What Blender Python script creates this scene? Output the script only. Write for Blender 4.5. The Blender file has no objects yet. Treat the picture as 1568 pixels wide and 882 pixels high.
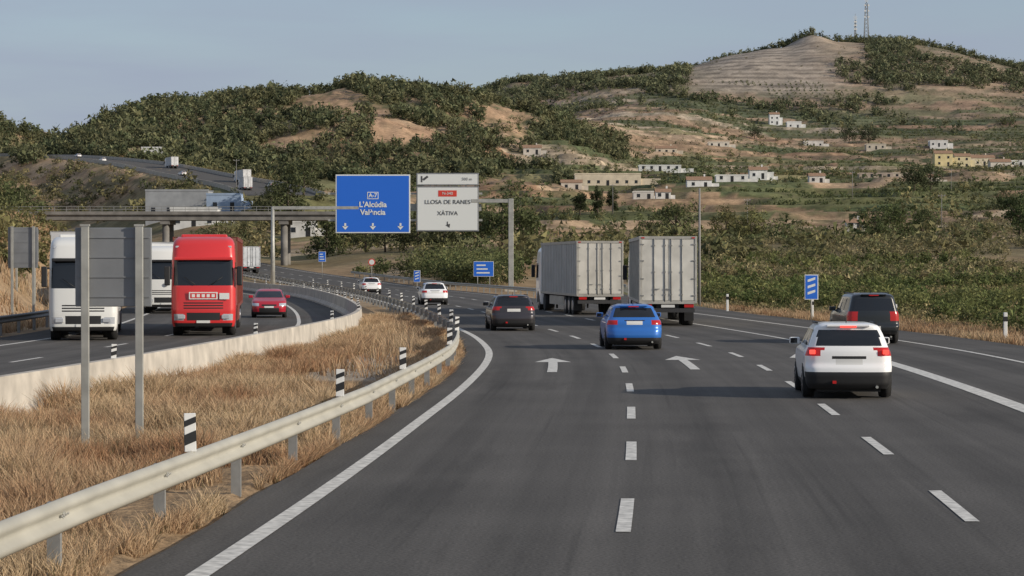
import bpy, bmesh, math, numpy as np
from mathutils import Vector, Matrix
rng=np.random.default_rng(7)
CAMH=2.85; F=3600.0
scene=bpy.context.scene
# ------------------------------------------------------------------ helpers
def link(o,parent=None):
    scene.collection.objects.link(o)
    if parent: o.parent=parent
    return o
def empty(name,loc=(0,0,0),rz=0):
    o=bpy.data.objects.new(name,None); o.location=loc; o.rotation_euler=(0,0,rz); o.empty_display_size=.3
    return link(o)
def new_mat(name,col=(.5,.5,.5),rough=.6,metal=0.,coat=0.,emit=None,spec=.5,noise=None,bump=0,nscale=8):
    m=bpy.data.materials.new(name); m.use_nodes=True; nt=m.node_tree; b=nt.nodes['Principled BSDF']
    b.inputs['Base Color'].default_value=(*col,1); b.inputs['Roughness'].default_value=rough
    b.inputs['Metallic'].default_value=metal; b.inputs['Coat Weight'].default_value=coat
    b.inputs['Specular IOR Level'].default_value=spec
    if emit:
        b.inputs['Emission Color'].default_value=(*emit[0],1); b.inputs['Emission Strength'].default_value=emit[1]
    if noise:
        tc=nt.nodes.new('ShaderNodeNewGeometry')
        n=nt.nodes.new('ShaderNodeTexNoise'); n.inputs['Scale'].default_value=nscale; n.inputs['Detail'].default_value=6
        nt.links.new(tc.outputs['Position'],n.inputs['Vector'])
        r=nt.nodes.new('ShaderNodeValToRGB')
        lo=tuple(c*(1-noise) for c in col); hi=tuple(min(1,c*(1+noise*.6)) for c in col)
        r.color_ramp.elements[0].position=.3; r.color_ramp.elements[1].position=.7
        r.color_ramp.elements[0].color=(*lo,1); r.color_ramp.elements[1].color=(*hi,1)
        nt.links.new(n.outputs['Fac'],r.inputs[0]); nt.links.new(r.outputs[0],b.inputs['Base Color'])
        if bump:
            bp=nt.nodes.new('ShaderNodeBump'); bp.inputs['Strength'].default_value=bump; bp.inputs['Distance'].default_value=.02
            nt.links.new(n.outputs['Fac'],bp.inputs['Height']); nt.links.new(bp.outputs[0],b.inputs['Normal'])
    return m
def attr_mat(name,rough=.9,var=.25,scales=(.6,6.),bump=0,spec=.2,trans=0):
    m=bpy.data.materials.new(name); m.use_nodes=True; nt=m.node_tree; b=nt.nodes['Principled BSDF']
    b.inputs['Roughness'].default_value=rough; b.inputs['Specular IOR Level'].default_value=spec
    a=nt.nodes.new('ShaderNodeAttribute'); a.attribute_name='Col'
    last=a.outputs['Color']
    if var>0:
        g=nt.nodes.new('ShaderNodeNewGeometry')
        for s in scales:
            n=nt.nodes.new('ShaderNodeTexNoise'); n.inputs['Scale'].default_value=s; n.inputs['Detail'].default_value=5
            nt.links.new(g.outputs['Position'],n.inputs['Vector'])
            mr=nt.nodes.new('ShaderNodeMapRange'); mr.inputs['From Min'].default_value=.3; mr.inputs['From Max'].default_value=.7
            mr.inputs['To Min'].default_value=1-var; mr.inputs['To Max'].default_value=1+var
            nt.links.new(n.outputs['Fac'],mr.inputs['Value'])
            v=nt.nodes.new('ShaderNodeVectorMath'); v.operation='SCALE'
            nt.links.new(last,v.inputs[0]); nt.links.new(mr.outputs[0],v.inputs['Scale']); last=v.outputs[0]
        if bump:
            bp=nt.nodes.new('ShaderNodeBump'); bp.inputs['Strength'].default_value=bump; bp.inputs['Distance'].default_value=.15
            nt.links.new(n.outputs['Fac'],bp.inputs['Height']); nt.links.new(bp.outputs[0],b.inputs['Normal'])
    nt.links.new(last,b.inputs['Base Color'])
    if trans:
        t=nt.nodes.new('ShaderNodeBsdfTranslucent'); nt.links.new(last,t.inputs['Color'])
        mx=nt.nodes.new('ShaderNodeMixShader'); mx.inputs[0].default_value=trans
        out=nt.nodes['Material Output']
        nt.links.new(b.outputs[0],mx.inputs[1]); nt.links.new(t.outputs[0],mx.inputs[2]); nt.links.new(mx.outputs[0],out.inputs[0])
    return m
def np_mesh(name,verts,faces,cols=None,mat=None,parent=None,smooth=False):
    me=bpy.data.meshes.new(name); verts=np.asarray(verts,dtype=np.float32); faces=np.asarray(faces,dtype=np.int32)
    k=faces.shape[1]; M=len(faces)
    me.vertices.add(len(verts)); me.vertices.foreach_set('co',verts.ravel())
    me.loops.add(M*k); me.loops.foreach_set('vertex_index',faces.ravel())
    me.polygons.add(M); me.polygons.foreach_set('loop_start',np.arange(0,M*k,k,dtype=np.int32))
    me.polygons.foreach_set('use_smooth',np.full(M,smooth,dtype=bool))
    me.update(calc_edges=True)
    if cols is not None:
        a=me.color_attributes.new('Col','FLOAT_COLOR','POINT')
        c=np.ones((len(verts),4),dtype=np.float32); c[:,:3]=cols; a.data.foreach_set('color',c.ravel())
    if mat: me.materials.append(mat)
    return link(bpy.data.objects.new(name,me),parent)
class MB:
    def __init__(s): s.v=[];s.f=[];s.m=[];s.mats=[];s.sm=[]
    def mi(s,mat):
        if mat not in s.mats: s.mats.append(mat)
        return s.mats.index(mat)
    def poly(s,pts,mat,smooth=False):
        b=len(s.v); s.v+= [tuple(p) for p in pts]; s.f.append(list(range(b,b+len(pts)))); s.m.append(s.mi(mat)); s.sm.append(smooth)
    def box(s,x0,x1,y0,y1,z0,z1,mat,bev=0):
        if bev<=0:
            b=len(s.v)
            s.v+=[(x0,y0,z0),(x1,y0,z0),(x1,y1,z0),(x0,y1,z0),(x0,y0,z1),(x1,y0,z1),(x1,y1,z1),(x0,y1,z1)]
            for f in [(0,3,2,1),(4,5,6,7),(0,1,5,4),(1,2,6,5),(2,3,7,6),(3,0,4,7)]:
                s.f.append([b+i for i in f]); s.m.append(s.mi(mat)); s.sm.append(False)
        else:
            bm=bmesh.new(); bmesh.ops.create_cube(bm,size=1)
            for v in bm.verts: v.co=Vector(((x0+x1)/2+v.co.x*(x1-x0),(y0+y1)/2+v.co.y*(y1-y0),(z0+z1)/2+v.co.z*(z1-z0)))
            bmesh.ops.bevel(bm,geom=list(bm.edges),offset=bev,segments=2,affect='EDGES',profile=.5)
            s.addbm(bm,mat); bm.free()
    def addbm(s,bm,mat,smooth=False):
        bm.verts.index_update(); b=len(s.v); s.v+=[tuple(v.co) for v in bm.verts]
        for f in bm.faces: s.f.append([b+v.index for v in f.verts]); s.m.append(s.mi(mat)); s.sm.append(smooth)
    def cyl(s,p0,p1,r0,r1,mat,n=12,smooth=True,cap=True):
        p0=Vector(p0);p1=Vector(p1); d=(p1-p0).normalized(); q=d.to_track_quat('Z','Y')
        b=len(s.v)
        for p,r in((p0,r0),(p1,r1)):
            for i in range(n):
                a=2*math.pi*i/n; s.v.append(tuple(p+q@Vector((r*math.cos(a),r*math.sin(a),0))))
        mi=s.mi(mat)
        for i in range(n):
            j=(i+1)%n; s.f.append([b+i,b+j,b+n+j,b+n+i]); s.m.append(mi); s.sm.append(smooth)
        if cap:
            s.f.append([b+i for i in range(n)][::-1]); s.m.append(mi); s.sm.append(False)
            s.f.append([b+n+i for i in range(n)]); s.m.append(mi); s.sm.append(False)
    def build(s,name,parent=None,loc=(0,0,0),rz=0):
        me=bpy.data.meshes.new(name); me.from_pydata(s.v,[],s.f)
        for m in s.mats: me.materials.append(m)
        me.polygons.foreach_set('material_index',s.m); me.polygons.foreach_set('use_smooth',s.sm); me.update()
        o=bpy.data.objects.new(name,me); o.location=loc; o.rotation_euler=(0,0,rz); return link(o,parent)
def sweep(mb,path,prof,mat,closed=True,smooth=False):
    P=np.array(path); T=np.gradient(P[:,:2],axis=0); T/=np.linalg.norm(T,axis=1)[:,None]
    Nn=np.stack([T[:,1],-T[:,0]],1); b=len(mb.v); k=len(prof)
    for i in range(len(P)):
        for (o,z) in prof: mb.v.append((P[i,0]+Nn[i,0]*o,P[i,1]+Nn[i,1]*o,P[i,2]+z))
    mi=mb.mi(mat)
    for i in range(len(P)-1):
        for j in range(k if closed else k-1):
            j2=(j+1)%k; mb.f.append([b+i*k+j,b+i*k+j2,b+(i+1)*k+j2,b+(i+1)*k+j]); mb.m.append(mi); mb.sm.append(smooth)
    if closed:
        mb.f.append([b+j for j in range(k)]); mb.m.append(mi); mb.sm.append(False)
        mb.f.append([b+(len(P)-1)*k+j for j in range(k)][::-1]); mb.m.append(mi); mb.sm.append(False)
# ------------------------------------------------------------------ numeric
def vnoise(x,y,seed=0):
    xi=np.floor(x); yi=np.floor(y); fx=x-xi; fy=y-yi; fx=fx*fx*(3-2*fx); fy=fy*fy*(3-2*fy)
    def h(a,b):
        v=np.sin(a*127.1+b*311.7+seed*74.7)*43758.5453; return v-np.floor(v)
    return (h(xi,yi)*(1-fx)+h(xi+1,yi)*fx)*(1-fy)+(h(xi,yi+1)*(1-fx)+h(xi+1,yi+1)*fx)*fy
def fbm(x,y,seed=0,o=4):
    r=0;a=.5;t=0
    for i in range(o): r=r+a*vnoise(x,y,seed+i*13); t+=a; a*=.5; x=x*2.03+5; y=y*2.03+9
    return r/t
def hermite(xs,ys,xq,lim=False):
    xs=np.asarray(xs,float); ys=np.asarray(ys,float); xq=np.asarray(xq,float)
    d=np.diff(ys)/np.diff(xs)
    if lim:
        m=np.zeros(len(xs)); m[0]=d[0]; m[-1]=d[-1]
        for i in range(1,len(xs)-1): m[i]=0 if d[i-1]*d[i]<=0 else 2*d[i-1]*d[i]/(d[i-1]+d[i])
    else: m=np.gradient(ys,xs)
    i=np.clip(np.searchsorted(xs,xq)-1,0,len(xs)-2); h=xs[i+1]-xs[i]; t=(xq-xs[i])/h
    tc=np.clip(t,0,1); ex=(t-tc)*h
    r=(2*tc**3-3*tc**2+1)*ys[i]+(tc**3-2*tc**2+tc)*h*m[i]+(-2*tc**3+3*tc**2)*ys[i+1]+(tc**3-tc**2)*h*m[i+1]
    return r+np.where(t>1,ex*m[-1],np.where(t<0,ex*m[0],0))
def sstep(a,b,x):
    t=np.clip((x-a)/(b-a),0,1); return t*t*(3-2*t)
def smoothed(pts,w=5):
    Y=np.arange(-60,760,1.0); V=hermite([p[0] for p in pts],[p[1] for p in pts],Y,lim=False)
    k=np.hanning(2*w+1); k/=k.sum(); Vp=np.pad(V,w,mode='reflect',reflect_type='odd'); V=np.convolve(Vp,k,'valid')
    return lambda y:np.interp(y,Y,V)
E=smoothed([(-60,-9.5),(0,-4.4),(21.4,-2.85),(26.4,-2.52),(35,-2.02),(43,-1.62),(51,-1.22),(59,-.92),(67.5,-.72),(75,-.72),(82,-.98),(92,-1.55),(100,-2.2),(120,-3.95),(158,-7.9),(213,-14.8),(300,-30),(360,-44),(446,-66),(600,-110),(760,-165)],6)
B=smoothed([(-60,-17),(0,-12.8),(20,-11),(41,-9.05),(49,-8.3),(67,-7.15),(92,-6.25),(105,-6.8),(120,-8.1),(158,-12.4),(200,-18.6),(230,-24.9),(300,-38),(360,-52),(446,-74),(600,-118),(760,-173)],6)
hz=lambda y:hermite([-60,0,240,300,360,446,600,760],[0,0,0,.5,1.5,3.8,9,14],y,lim=True)
RE=lambda y:E(y)+np.interp(y,[0,125,185,760],[18.4,18.4,13.2,13.2])
LE=lambda y:B(y)-13.2
slope=lambda fn,y:(fn(y+1)-fn(y-1))/2
fp=np.array([(-62,640,21),(-75.5,690,25),(-102,760,30.7),(-139.5,860,39),(-189,960,46.0),(-240,1040,49)],float); tq=np.linspace(0,5,70)
far=np.stack([hermite(range(6),fp[:,k],tq) for k in range(3)],1)
U=[-600,0,200,400,600,800,1000,1200,1400,1568,2200]
YR=[-100,0,150,250,400,600,900,1200,1600,2100,2700,6000]
ZT=[[0]*11,[0]*11,
 [2,1,.5,0,0,0,0,0,0,0,0],
 [5,4,3,1,.2,.2,.3,.3,.3,.3,1],
 [12,10,6,2.5,4.5,5,5,5.5,6,6.5,8],
 [22,16,12,12,12,11,11,12,13,14,16],
 [40,38,38,37,33,31,31,31,32,33,35],
 [80,75,85,91,91,78,58,52,51,52,60],
 [60,60,70,75,85,102,108,94,92,92,94],
 [90,90,90,90,120,158,168,190,188,172,150],
 [60]*11,[20]*11]
ud=np.linspace(-600,2200,281); yd=np.linspace(-100,6000,1221)
T1=np.array([hermite(U,r,ud,lim=True) for r in ZT]); T2=np.array([hermite(YR,T1[:,i],yd,lim=True) for i in range(len(ud))]).T
RL=lambda y:np.interp(y,[100,120,150,200,260,330],[8.6,6.9,5.2,3.0,3.4,6])
RR=lambda y:RL(y)+7.0
def H(X,Y,corr=True):
    X=np.asarray(X,float);Y=np.asarray(Y,float)
    u=np.clip(784+X/np.maximum(Y,60)*F,-600,2199.9); a=(u+600)/10; b=np.clip((Y+100)/5,0,1219.9)
    i=np.clip(a.astype(int),0,279); j=b.astype(int); fa=a-i; fb=b-j
    z=(T2[j,i]*(1-fa)+T2[j,i+1]*fa)*(1-fb)+(T2[j+1,i]*(1-fa)+T2[j+1,i+1]*fa)*fb
    w=sstep(250,1000,Y)
    calm=1-.62*sstep(820,960,u)   # the farmed right-hand slopes are gentler
    z=z+w*calm*((fbm(X/150,Y/190,3,3)-.5)*26+(fbm(X/38,Y/60,9,3)-.5)*11+(fbm(X/12,Y/20,10,3)-.5)*3.5)
    z=z+11*np.exp(-((X-266)/20)**2-((Y-2100)/60)**2)+9*np.exp(-((X-330)/60)**2-((Y-2110)/90)**2)
    z=z-16*np.exp(-((X+228)/30)**2-((Y-1200)/200)**2)
    tm=sstep(500,650,Y)*(1-sstep(1750,1850,Y))*sstep(-60,60,X)
    st=3.0; zz_=z+1.6*(fbm(X/30,Y/30,14,2)-.5); zt=np.floor(zz_/st)*st+st*sstep(.66,1.0,(zz_/st)%1); z=z*(1-tm)+zt*tm
    dl=LE(Y)-2.2-X
    z=z+3.6*sstep(0,9,dl)*sstep(45,110,Y)*(1-sstep(260,330,Y))*(0.7+.6*fbm(X/9,Y/9,4,3))
    z=z+.16*(fbm(X/2.2,Y/2.2,5,3)-.5)*(1-sstep(200,300,Y))*2
    if corr:
        c=np.maximum(np.maximum(LE(Y)-1.6-X,X-RE(Y)-.6),0)
        rc=np.maximum(np.maximum(RL(Y)-.8-X,X-RR(Y)-.8),0); rc=np.where((Y>100)&(Y<330),rc,99)
        c=np.minimum(c,rc)
        m=np.where(Y<740,1-sstep(0,np.where(Y<300,5,14),c),0)
        med=((X<E(Y)-1.0)&(X>B(Y)+.4)&(Y<130))*(.12*fbm(X/1.5,Y/1.5,8,3))
        z=z*(1-m)+(hz(Y)-.05+med)*m
        best=np.full(X.shape,1e9); zr=np.zeros(X.shape)
        for p in far:
            d=np.hypot(X-p[0],Y-p[1]); k=d<best; best=np.where(k,d,best); zr=np.where(k,p[2],zr)
        m2=(1-sstep(13,36,best))*(Y>600)*np.where(Y<740,sstep(8,30,X-RE(Y)),1); z=z*(1-m2)+(zr-.25)*m2
    return z
def Hs(x,y): return float(H(np.array([x]),np.array([y]))[0])
# ------------------------------------------------------------------ terrain mesh
s=np.linspace(-1,1,521); tcol=np.sign(s)*(.30*np.abs(s)+.75*np.abs(s)**4)
yr=np.concatenate([np.arange(-40,140,1.0),140*np.exp(np.linspace(0,math.log(2300/140),760)),np.linspace(2320,6000,30)])
TT,YY=np.meshgrid(tcol,yr); XX=TT*(YY+70); ZZ=H(XX,YY)
U_=784+XX/np.maximum(YY,60)*F
def lerp(a,b,t): return a*(1-t[...,None])+np.asarray(b)*t[...,None]
C=np.ones(XX.shape+(3,))*np.array([.31,.205,.12])
n1=fbm(XX/60,YY/80,21,4); n2=fbm(XX/12,YY/16,22,4); n3=fbm(XX/4,YY/5,23,3)
C=lerp(C,[.38,.27,.17],sstep(.45,.7,n2)); C=lerp(C,[.14,.125,.062],sstep(.42,.60,n1)*.75*sstep(150,400,YY)); C=lerp(C,[.115,.11,.055],sstep(.50,.62,fbm(XX/7,YY/12,24,4))*.7*sstep(300,500,YY))
K=900; sx=rng.uniform(-300,900,K); sy=rng.uniform(400,2000,K)
pal=np.array([[.33,.22,.135],[.38,.27,.175],[.085,.105,.048],[.13,.135,.06],[.26,.18,.115],[.075,.095,.042],[.19,.17,.085],[.42,.33,.23],[.31,.19,.115],[.10,.115,.052]])
kp=rng.integers(0,len(pal),K)
fx=XX+12*(n2-.5); fy=YY+24*(n2-.5); best=np.full(XX.shape,1e18); bi=np.zeros(XX.shape,int)
for k in range(K):
    d=((fx-sx[k])/2.6)**2+((fy-sy[k])/1.0)**2; mk_=d<best; best[mk_]=d[mk_]; bi[mk_]=k
fieldw=sstep(430,500,YY)*(1-sstep(1700,1850,YY))*sstep(-120,0,XX+.03*YY)
rows=.78+.36*((np.floor(YY/6.)%2))
FC=pal[kp[bi]]*rows[...,None]
C=lerp(C,FC,fieldw*.88)
C=lerp(C,[.11,.105,.052],fieldw*sstep(.55,.64,fbm(XX/9,YY/14,25,4))*.7)
band=fbm(XX/55,ZZ/1.1,28,3); C*=(1+sstep(330,600,YY)[...,None]*((.62+.8*band)[...,None]-1))
# terraced bare shoulder beneath the right-hand summit
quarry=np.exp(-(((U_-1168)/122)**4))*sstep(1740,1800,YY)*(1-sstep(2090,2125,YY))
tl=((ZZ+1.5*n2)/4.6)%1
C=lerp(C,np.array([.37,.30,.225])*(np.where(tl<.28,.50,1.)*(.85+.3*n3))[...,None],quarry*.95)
q2=np.exp(-(((U_-1290)/46)**2))*sstep(1900,1980,YY); C=lerp(C,[.36,.26,.16],q2*.8*sstep(.25,.5,n3))
cut=sstep(.52,.66,fbm(XX/45,YY/70,31,4))*sstep(900,1000,YY)*(XX<60); C=lerp(C,[.42,.27,.165],cut*.8*sstep(.3,.5,n3))
gy=C.mean(-1,keepdims=True); fz=sstep(700,2200,YY)[...,None]*.25; C=C*(1-fz)+(gy*.85+np.array([.035,.038,.045]))*fz  # painted haze: far ground colour fades to blue-grey with distance
near=1-sstep(190,330,YY); near=np.maximum(near,(1-sstep(330,430,YY))*(XX<RE(YY)+22)*(XX>E(YY)))
G=np.ones_like(C)*np.array([.36,.25,.145]); G=lerp(G,[.25,.17,.10],n3); G=lerp(G,[.42,.33,.23],sstep(.5,.7,n2)*.6)
aa=(XX-B(YY))/np.maximum(gx_-B(YY),1) if False else (XX-B(YY))/np.maximum(E(YY)-1-B(YY),1)
G=lerp(G,[.40,.335,.26],(YY>56)*(YY<125)*sstep(.36,.46,aa)*(1-sstep(.76,.86,aa))*.85)
rightside=sstep(2.5,5,XX-RE(YY))*(1-((YY>180)&(XX<RL(YY)))*.8); G=lerp(G,[.115,.12,.05],rightside*sstep(.2,.42,n2)*.85); C=C*(1-near[...,None])+G*near[...,None]
C*= (.85+.3*n3)[...,None]
nr,nc=XX.shape; idx=np.arange(nr*nc).reshape(nr,nc)
fa=np.stack([idx[:-1,:-1],idx[:-1,1:],idx[1:,1:],idx[1:,:-1]],-1).reshape(-1,4)
m_terr=attr_mat('terrain_soil',.95,.24,(.05,.6,5.),.6,.1)
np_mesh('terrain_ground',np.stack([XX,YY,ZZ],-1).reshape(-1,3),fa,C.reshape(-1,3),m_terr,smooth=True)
# ------------------------------------------------------------------ materials
def asphalt():
    m=bpy.data.materials.new('asphalt'); m.use_nodes=True; nt=m.node_tree; b=nt.nodes['Principled BSDF']; N=nt.nodes.new; L=nt.links.new
    g=N('ShaderNodeNewGeometry'); uv=N('ShaderNodeUVMap'); uv.uv_map='UVMap'
    def noise(vec,sc,det,rough=.5):
        n=N('ShaderNodeTexNoise'); n.inputs['Scale'].default_value=sc; n.inputs['Detail'].default_value=det; n.inputs['Roughness'].default_value=rough; L(vec,n.inputs['Vector']); return n.outputs['Fac']
    def mapped(sc,loc=(0,0,0)):
        mp=N('ShaderNodeMapping'); mp.inputs['Scale'].default_value=sc; mp.inputs['Location'].default_value=loc; L(uv.outputs[0],mp.inputs[0]); return mp.outputs[0]
    n=noise(g.outputs['Position'],26,8); n2=noise(mapped((1.5,.022,1)),1.,6,.6); n3=noise(g.outputs['Position'],.3,5); n4=noise(mapped((5,.05,1),(3,7,0)),1.,4)
    n5=noise(mapped((.5,.06,1),(9,2,0)),1.,6,.65)
    sx=N('ShaderNodeSeparateXYZ'); L(uv.outputs[0],sx.inputs[0])
    w=N('ShaderNodeMath'); w.operation='MULTIPLY'; w.inputs[1].default_value=2*math.pi/1.9; L(sx.outputs[0],w.inputs[0])
    c=N('ShaderNodeMath'); c.operation='COSINE'; L(w.outputs[0],c.inputs[0])
    def mr(src,a,bb,lo,hi):
        r=N('ShaderNodeMapRange'); r.inputs[1].default_value=a; r.inputs[2].default_value=bb; r.inputs[3].default_value=lo; r.inputs[4].default_value=hi; L(src,r.inputs[0]); return r.outputs[0]
    def mul(a,bb):
        q=N('ShaderNodeMath'); q.operation='MULTIPLY'; L(a,q.inputs[0]); L(bb,q.inputs[1]); return q.outputs[0]
    f=mul(mul(mr(n,.3,.7,.66,1.34),mr(n2,.3,.7,.76,1.24)),mul(mr(n3,.3,.7,.88,1.12),mr(c.outputs[0],-1,1,.93,1.07)))
    f=mul(f,mr(n4,.60,.74,1.0,.74)); f=mul(f,mr(n5,.56,.62,1.0,.86))
    v=N('ShaderNodeVectorMath'); v.operation='SCALE'; v.inputs[0].default_value=(.088,.082,.075); L(f,v.inputs['Scale']); L(v.outputs[0],b.inputs['Base Color'])
    b.inputs['Roughness'].default_value=.9; b.inputs['Specular IOR Level'].default_value=.2
    bp=N('ShaderNodeBump'); bp.inputs['Strength'].default_value=.35; bp.inputs['Distance'].default_value=.01; L(n,bp.inputs['Height']); L(bp.outputs[0],b.inputs['Normal'])
    return m
m_asph=asphalt()
m_paint=new_mat('road_paint',(.60,.58,.53),.75,noise=.38,nscale=7)
m_galv=new_mat('galvanised_steel',(.38,.38,.35),.55,.3,noise=.2,nscale=3)
m_rail=new_mat('weathered_rail_steel',(.40,.385,.33),.6,.1,noise=.14,nscale=1.3)
m_post=new_mat('post_steel',(.26,.26,.25),.6,.3,noise=.15)
m_conc=new_mat('barrier_concrete',(.47,.43,.37),.9,noise=.3,nscale=1.5,bump=.2)
m_bridge=new_mat('bridge_concrete',(.19,.18,.165),.9,noise=.3,nscale=.7)
m_black=new_mat('black_plastic',(.015,.015,.016),.55)
m_white=new_mat('white_plastic',(.68,.68,.66),.5)
m_tyre=new_mat('tyre_rubber',(.012,.012,.012),.85)
m_rim=new_mat('alloy_rim',(.35,.35,.37),.35,.8)
m_glass=new_mat('tinted_glass',(.012,.014,.017),.06,spec=.6)
m_red=new_mat('tail_lamp',(.36,.015,.015),.2,emit=((1,.03,.02),.06))
m_brake=new_mat('brake_lamp_lit',(.8,.05,.03),.2,emit=((1,.08,.06),1.3))
m_head=new_mat('headlamp',(.55,.57,.6),.15,metal=.4)
m_plate=new_mat('number_plate',(.62,.62,.60),.5)
m_signblue=new_mat('sign_blue',(.014,.13,.60),.5)
m_signwhite=new_mat('sign_white',(.66,.68,.66),.5)
m_signback=new_mat('sign_back_aluminium',(.22,.23,.24),.6,.3,noise=.14,nscale=2)
m_signred=new_mat('sign_red',(.58,.05,.03),.45)
m_ink=new_mat('sign_ink',(.07,.07,.07),.5)
m_chassis=new_mat('chassis_dark',(.03,.03,.032),.7)
# ------------------------------------------------------------------ roads
def ribbon(name,fl,fr,y0,y1,dz,mat,step=2.0,cols=6,uvo=None,parent=None):
    Y=np.arange(y0,y1+.001,step)
    if Y[-1]<y1-1e-3: Y=np.append(Y,y1)
    a=fl(Y); b=fr(Y); V=[];uv=[]
    for i,y in enumerate(Y):
        for k in range(cols+1):
            x=a[i]+(b[i]-a[i])*k/cols; V.append((x,y,float(hz(y))+dz)); uv.append((x-(uvo or E)(y),y))
    V=np.array(V); n=cols+1
    Fc=[(i*n+k,i*n+k+1,(i+1)*n+k+1,(i+1)*n+k) for i in range(len(Y)-1) for k in range(cols)]
    o=np_mesh(name,V,Fc,mat=mat,parent=parent); me=o.data; ul=me.uv_layers.new(name='UVMap'); vi=np.zeros(len(me.loops),dtype=np.int32); me.loops.foreach_get('vertex_index',vi)
    ul.data.foreach_set('uv',np.array(uv,dtype=np.float32)[vi].ravel()); return o
ribbon('motorway_road',lambda y:E(y)-.75+.16*(fbm(y/1.7,y*0,55,3)-.5),RE,-40,740,0,m_asph,step=.5)
ribbon('opposite_carriageway_road',LE,lambda y:B(y)-.35,-40,740,0,m_asph,uvo=lambda y:B(y))
ribbon('exit_ramp_road',RL,RR,104,330,.004,m_asph)
mk=MB()
def line(fn,off,w,y0,y1,step=2.0,dz=.008):
    Y=np.arange(y0,y1,step); Y=np.append(Y,y1)
    sl=slope(fn,Y); ww=w/2*np.sqrt(1+sl**2)
    X=fn(Y)+off; Z=hz(Y)+dz
    for i in range(len(Y)-1):
        mk.poly([(X[i]-ww[i],Y[i],Z[i]),(X[i]+ww[i],Y[i],Z[i]),(X[i+1]+ww[i+1],Y[i+1],Z[i+1]),(X[i+1]-ww[i+1],Y[i+1],Z[i+1])],m_paint)
line(E,0,.22,-35,730)
for st,off in((24.8,3.8),(25.8,7.62)):
    for k in range(-6,60):
        y=st+9*k; line(E,off,.16,y,y+3.5,1.75)
line(E,11.45,.42,-35,68.5); line(E,11.45,.16,74,130)
line(E,15.3,.17,-35,150); line(E,12.0,.15,190,730)
line(B,-2.8,.18,-35,730)
for k in range(-4,50): line(B,-7.15,.15,19+12.*k,22.5+12.*k,1.75)
line(B,-11.1,.18,-35,730)
def arrow(off,y0,L=9):
    def P(o,y): return (float(E(y))+off+o,y,.0085)
    ys=np.linspace(y0,y0+L*.68,5)
    for a,b in zip(ys[:-1],ys[1:]): mk.poly([P(-.13,a),P(.13,a),P(.13,b),P(-.13,b)],m_paint)
    mk.poly([P(-.52,y0+L*.68),P(.52,y0+L*.68),P(0,y0+L)],m_paint)
arrow(1.9,61); arrow(5.7,62.5); arrow(9.5,64)
mk.build('road_markings')
# ------------------------------------------------------------------ guardrail / barriers
goff=lambda y:np.interp(y,[0,22,40,60,72,90,140],[-1.25,-1.15,-.72,-.72,-1.0,-1.15,-1.2])
def wbeam(name,fx,y0,y1,side=1,zt=.75,mat=m_rail,pstep=4.0,spacer=True):
    mb=MB(); Y=np.arange(y0,y1,1.5); path=[(float(fx(y)),y,float(hz(y))) for y in Y]
    h=.31; zb=zt-h; s_=side
    outer=[(.02*s_,zb),(.075*s_,zb+.04),(.085*s_,zb+.085),(.03*s_,zb+.125),(.02*s_,zb+.155),(.03*s_,zb+.185),(.085*s_,zb+.225),(.075*s_,zb+.27),(.02*s_,zt)]
    prof=outer+[(o-.008*s_,z) for o,z in outer[::-1]]
    sweep(mb,path,prof,mat,True,True)
    y=y0+1
    while y<y1-1:
        x=float(fx(y)); z=float(hz(y))
        mb.box(x-.06*s_-.06,x-.06*s_+.06,y-.045,y+.045,z-.4,z+zt-.04,m_post)
        if spacer: mb.box(x-.04,x+.03,y-.06,y+.06,z+zt-.25,z+zt-.08,m_galv)
        if y<60:
            for dy in(-.14,-.05,.05,.14): mb.cyl((x+.02,y+dy,z+zt-.155),(x+.045,y+dy,z+zt-.155),.016,.012,m_post,6)
        y+=pstep
    return mb.build(name)
gx=lambda y:E(y)+goff(y)
wbeam('guardrail',gx,4,330,1)
wbeam('guardrail',lambda y:LE(y)-.7,40,330,1,mat=m_post)
wbeam('guardrail',lambda y:RE(y)+.9+0*y,190,330,-1)
wbeam('guardrail',lambda y:RR(y)+.8,225,300,-1)
mb=MB(); Y=np.arange(-10,330,2.0)
sweep(mb,[(float(B(y)),y,float(hz(y))) for y in Y],[(-.3,-.1),(-.3,.08),(-.13,.28),(-.09,.85),(.09,.85),(.13,.28),(.3,.08),(.3,-.1)],m_conc)
mb.build('concrete_median_barrier')
def delineator(name,x,y,zb,h,w):
    mb=MB(); mb.box(-w/2,w/2,-.02,.02,0,h,m_white,.006)
    for a,b in((.16,.56),(.64,.92)):
        p=[(-w/2-.001,h*a),(w/2+.001,h*(a+.12)),(w/2+.001,h*(b)),(-w/2-.001,h*(b-.12))]
        mb.poly([(px,-.024,pz) for px,pz in p],m_black); mb.poly([(px,.024,pz) for px,pz in p][::-1],m_black)
        for sx_ in(-1,1): mb.poly([(sx_*(w/2+.003),-.02,h*a+.03),(sx_*(w/2+.003),.02,h*a+.03),(sx_*(w/2+.003),.02,h*b-.03),(sx_*(w/2+.003),-.02,h*b-.03)],m_black)
    mb.box(-.03,.03,.02,.035,-.12,h*.5,m_galv)
    o=mb.build(name,loc=(x,y,zb)); o.rotation_euler=(rng.normal()*.02,rng.normal()*.03,rng.normal()*.1); return o
for yy in [12.5,26.2,37,46.5,60.5,73,84,95,106,118,130,143,157,172,188,205,223,242]:
    delineator('guardrail_delineator_post',float(gx(yy)),yy,float(hz(yy))+.74,.43,.13)
for yy in list(np.arange(32,110,17.))+list(np.arange(112,240,11.)):
    delineator('barrier_delineator_post',float(B(yy)),yy,float(hz(yy))+.85,.3,.11)
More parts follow.
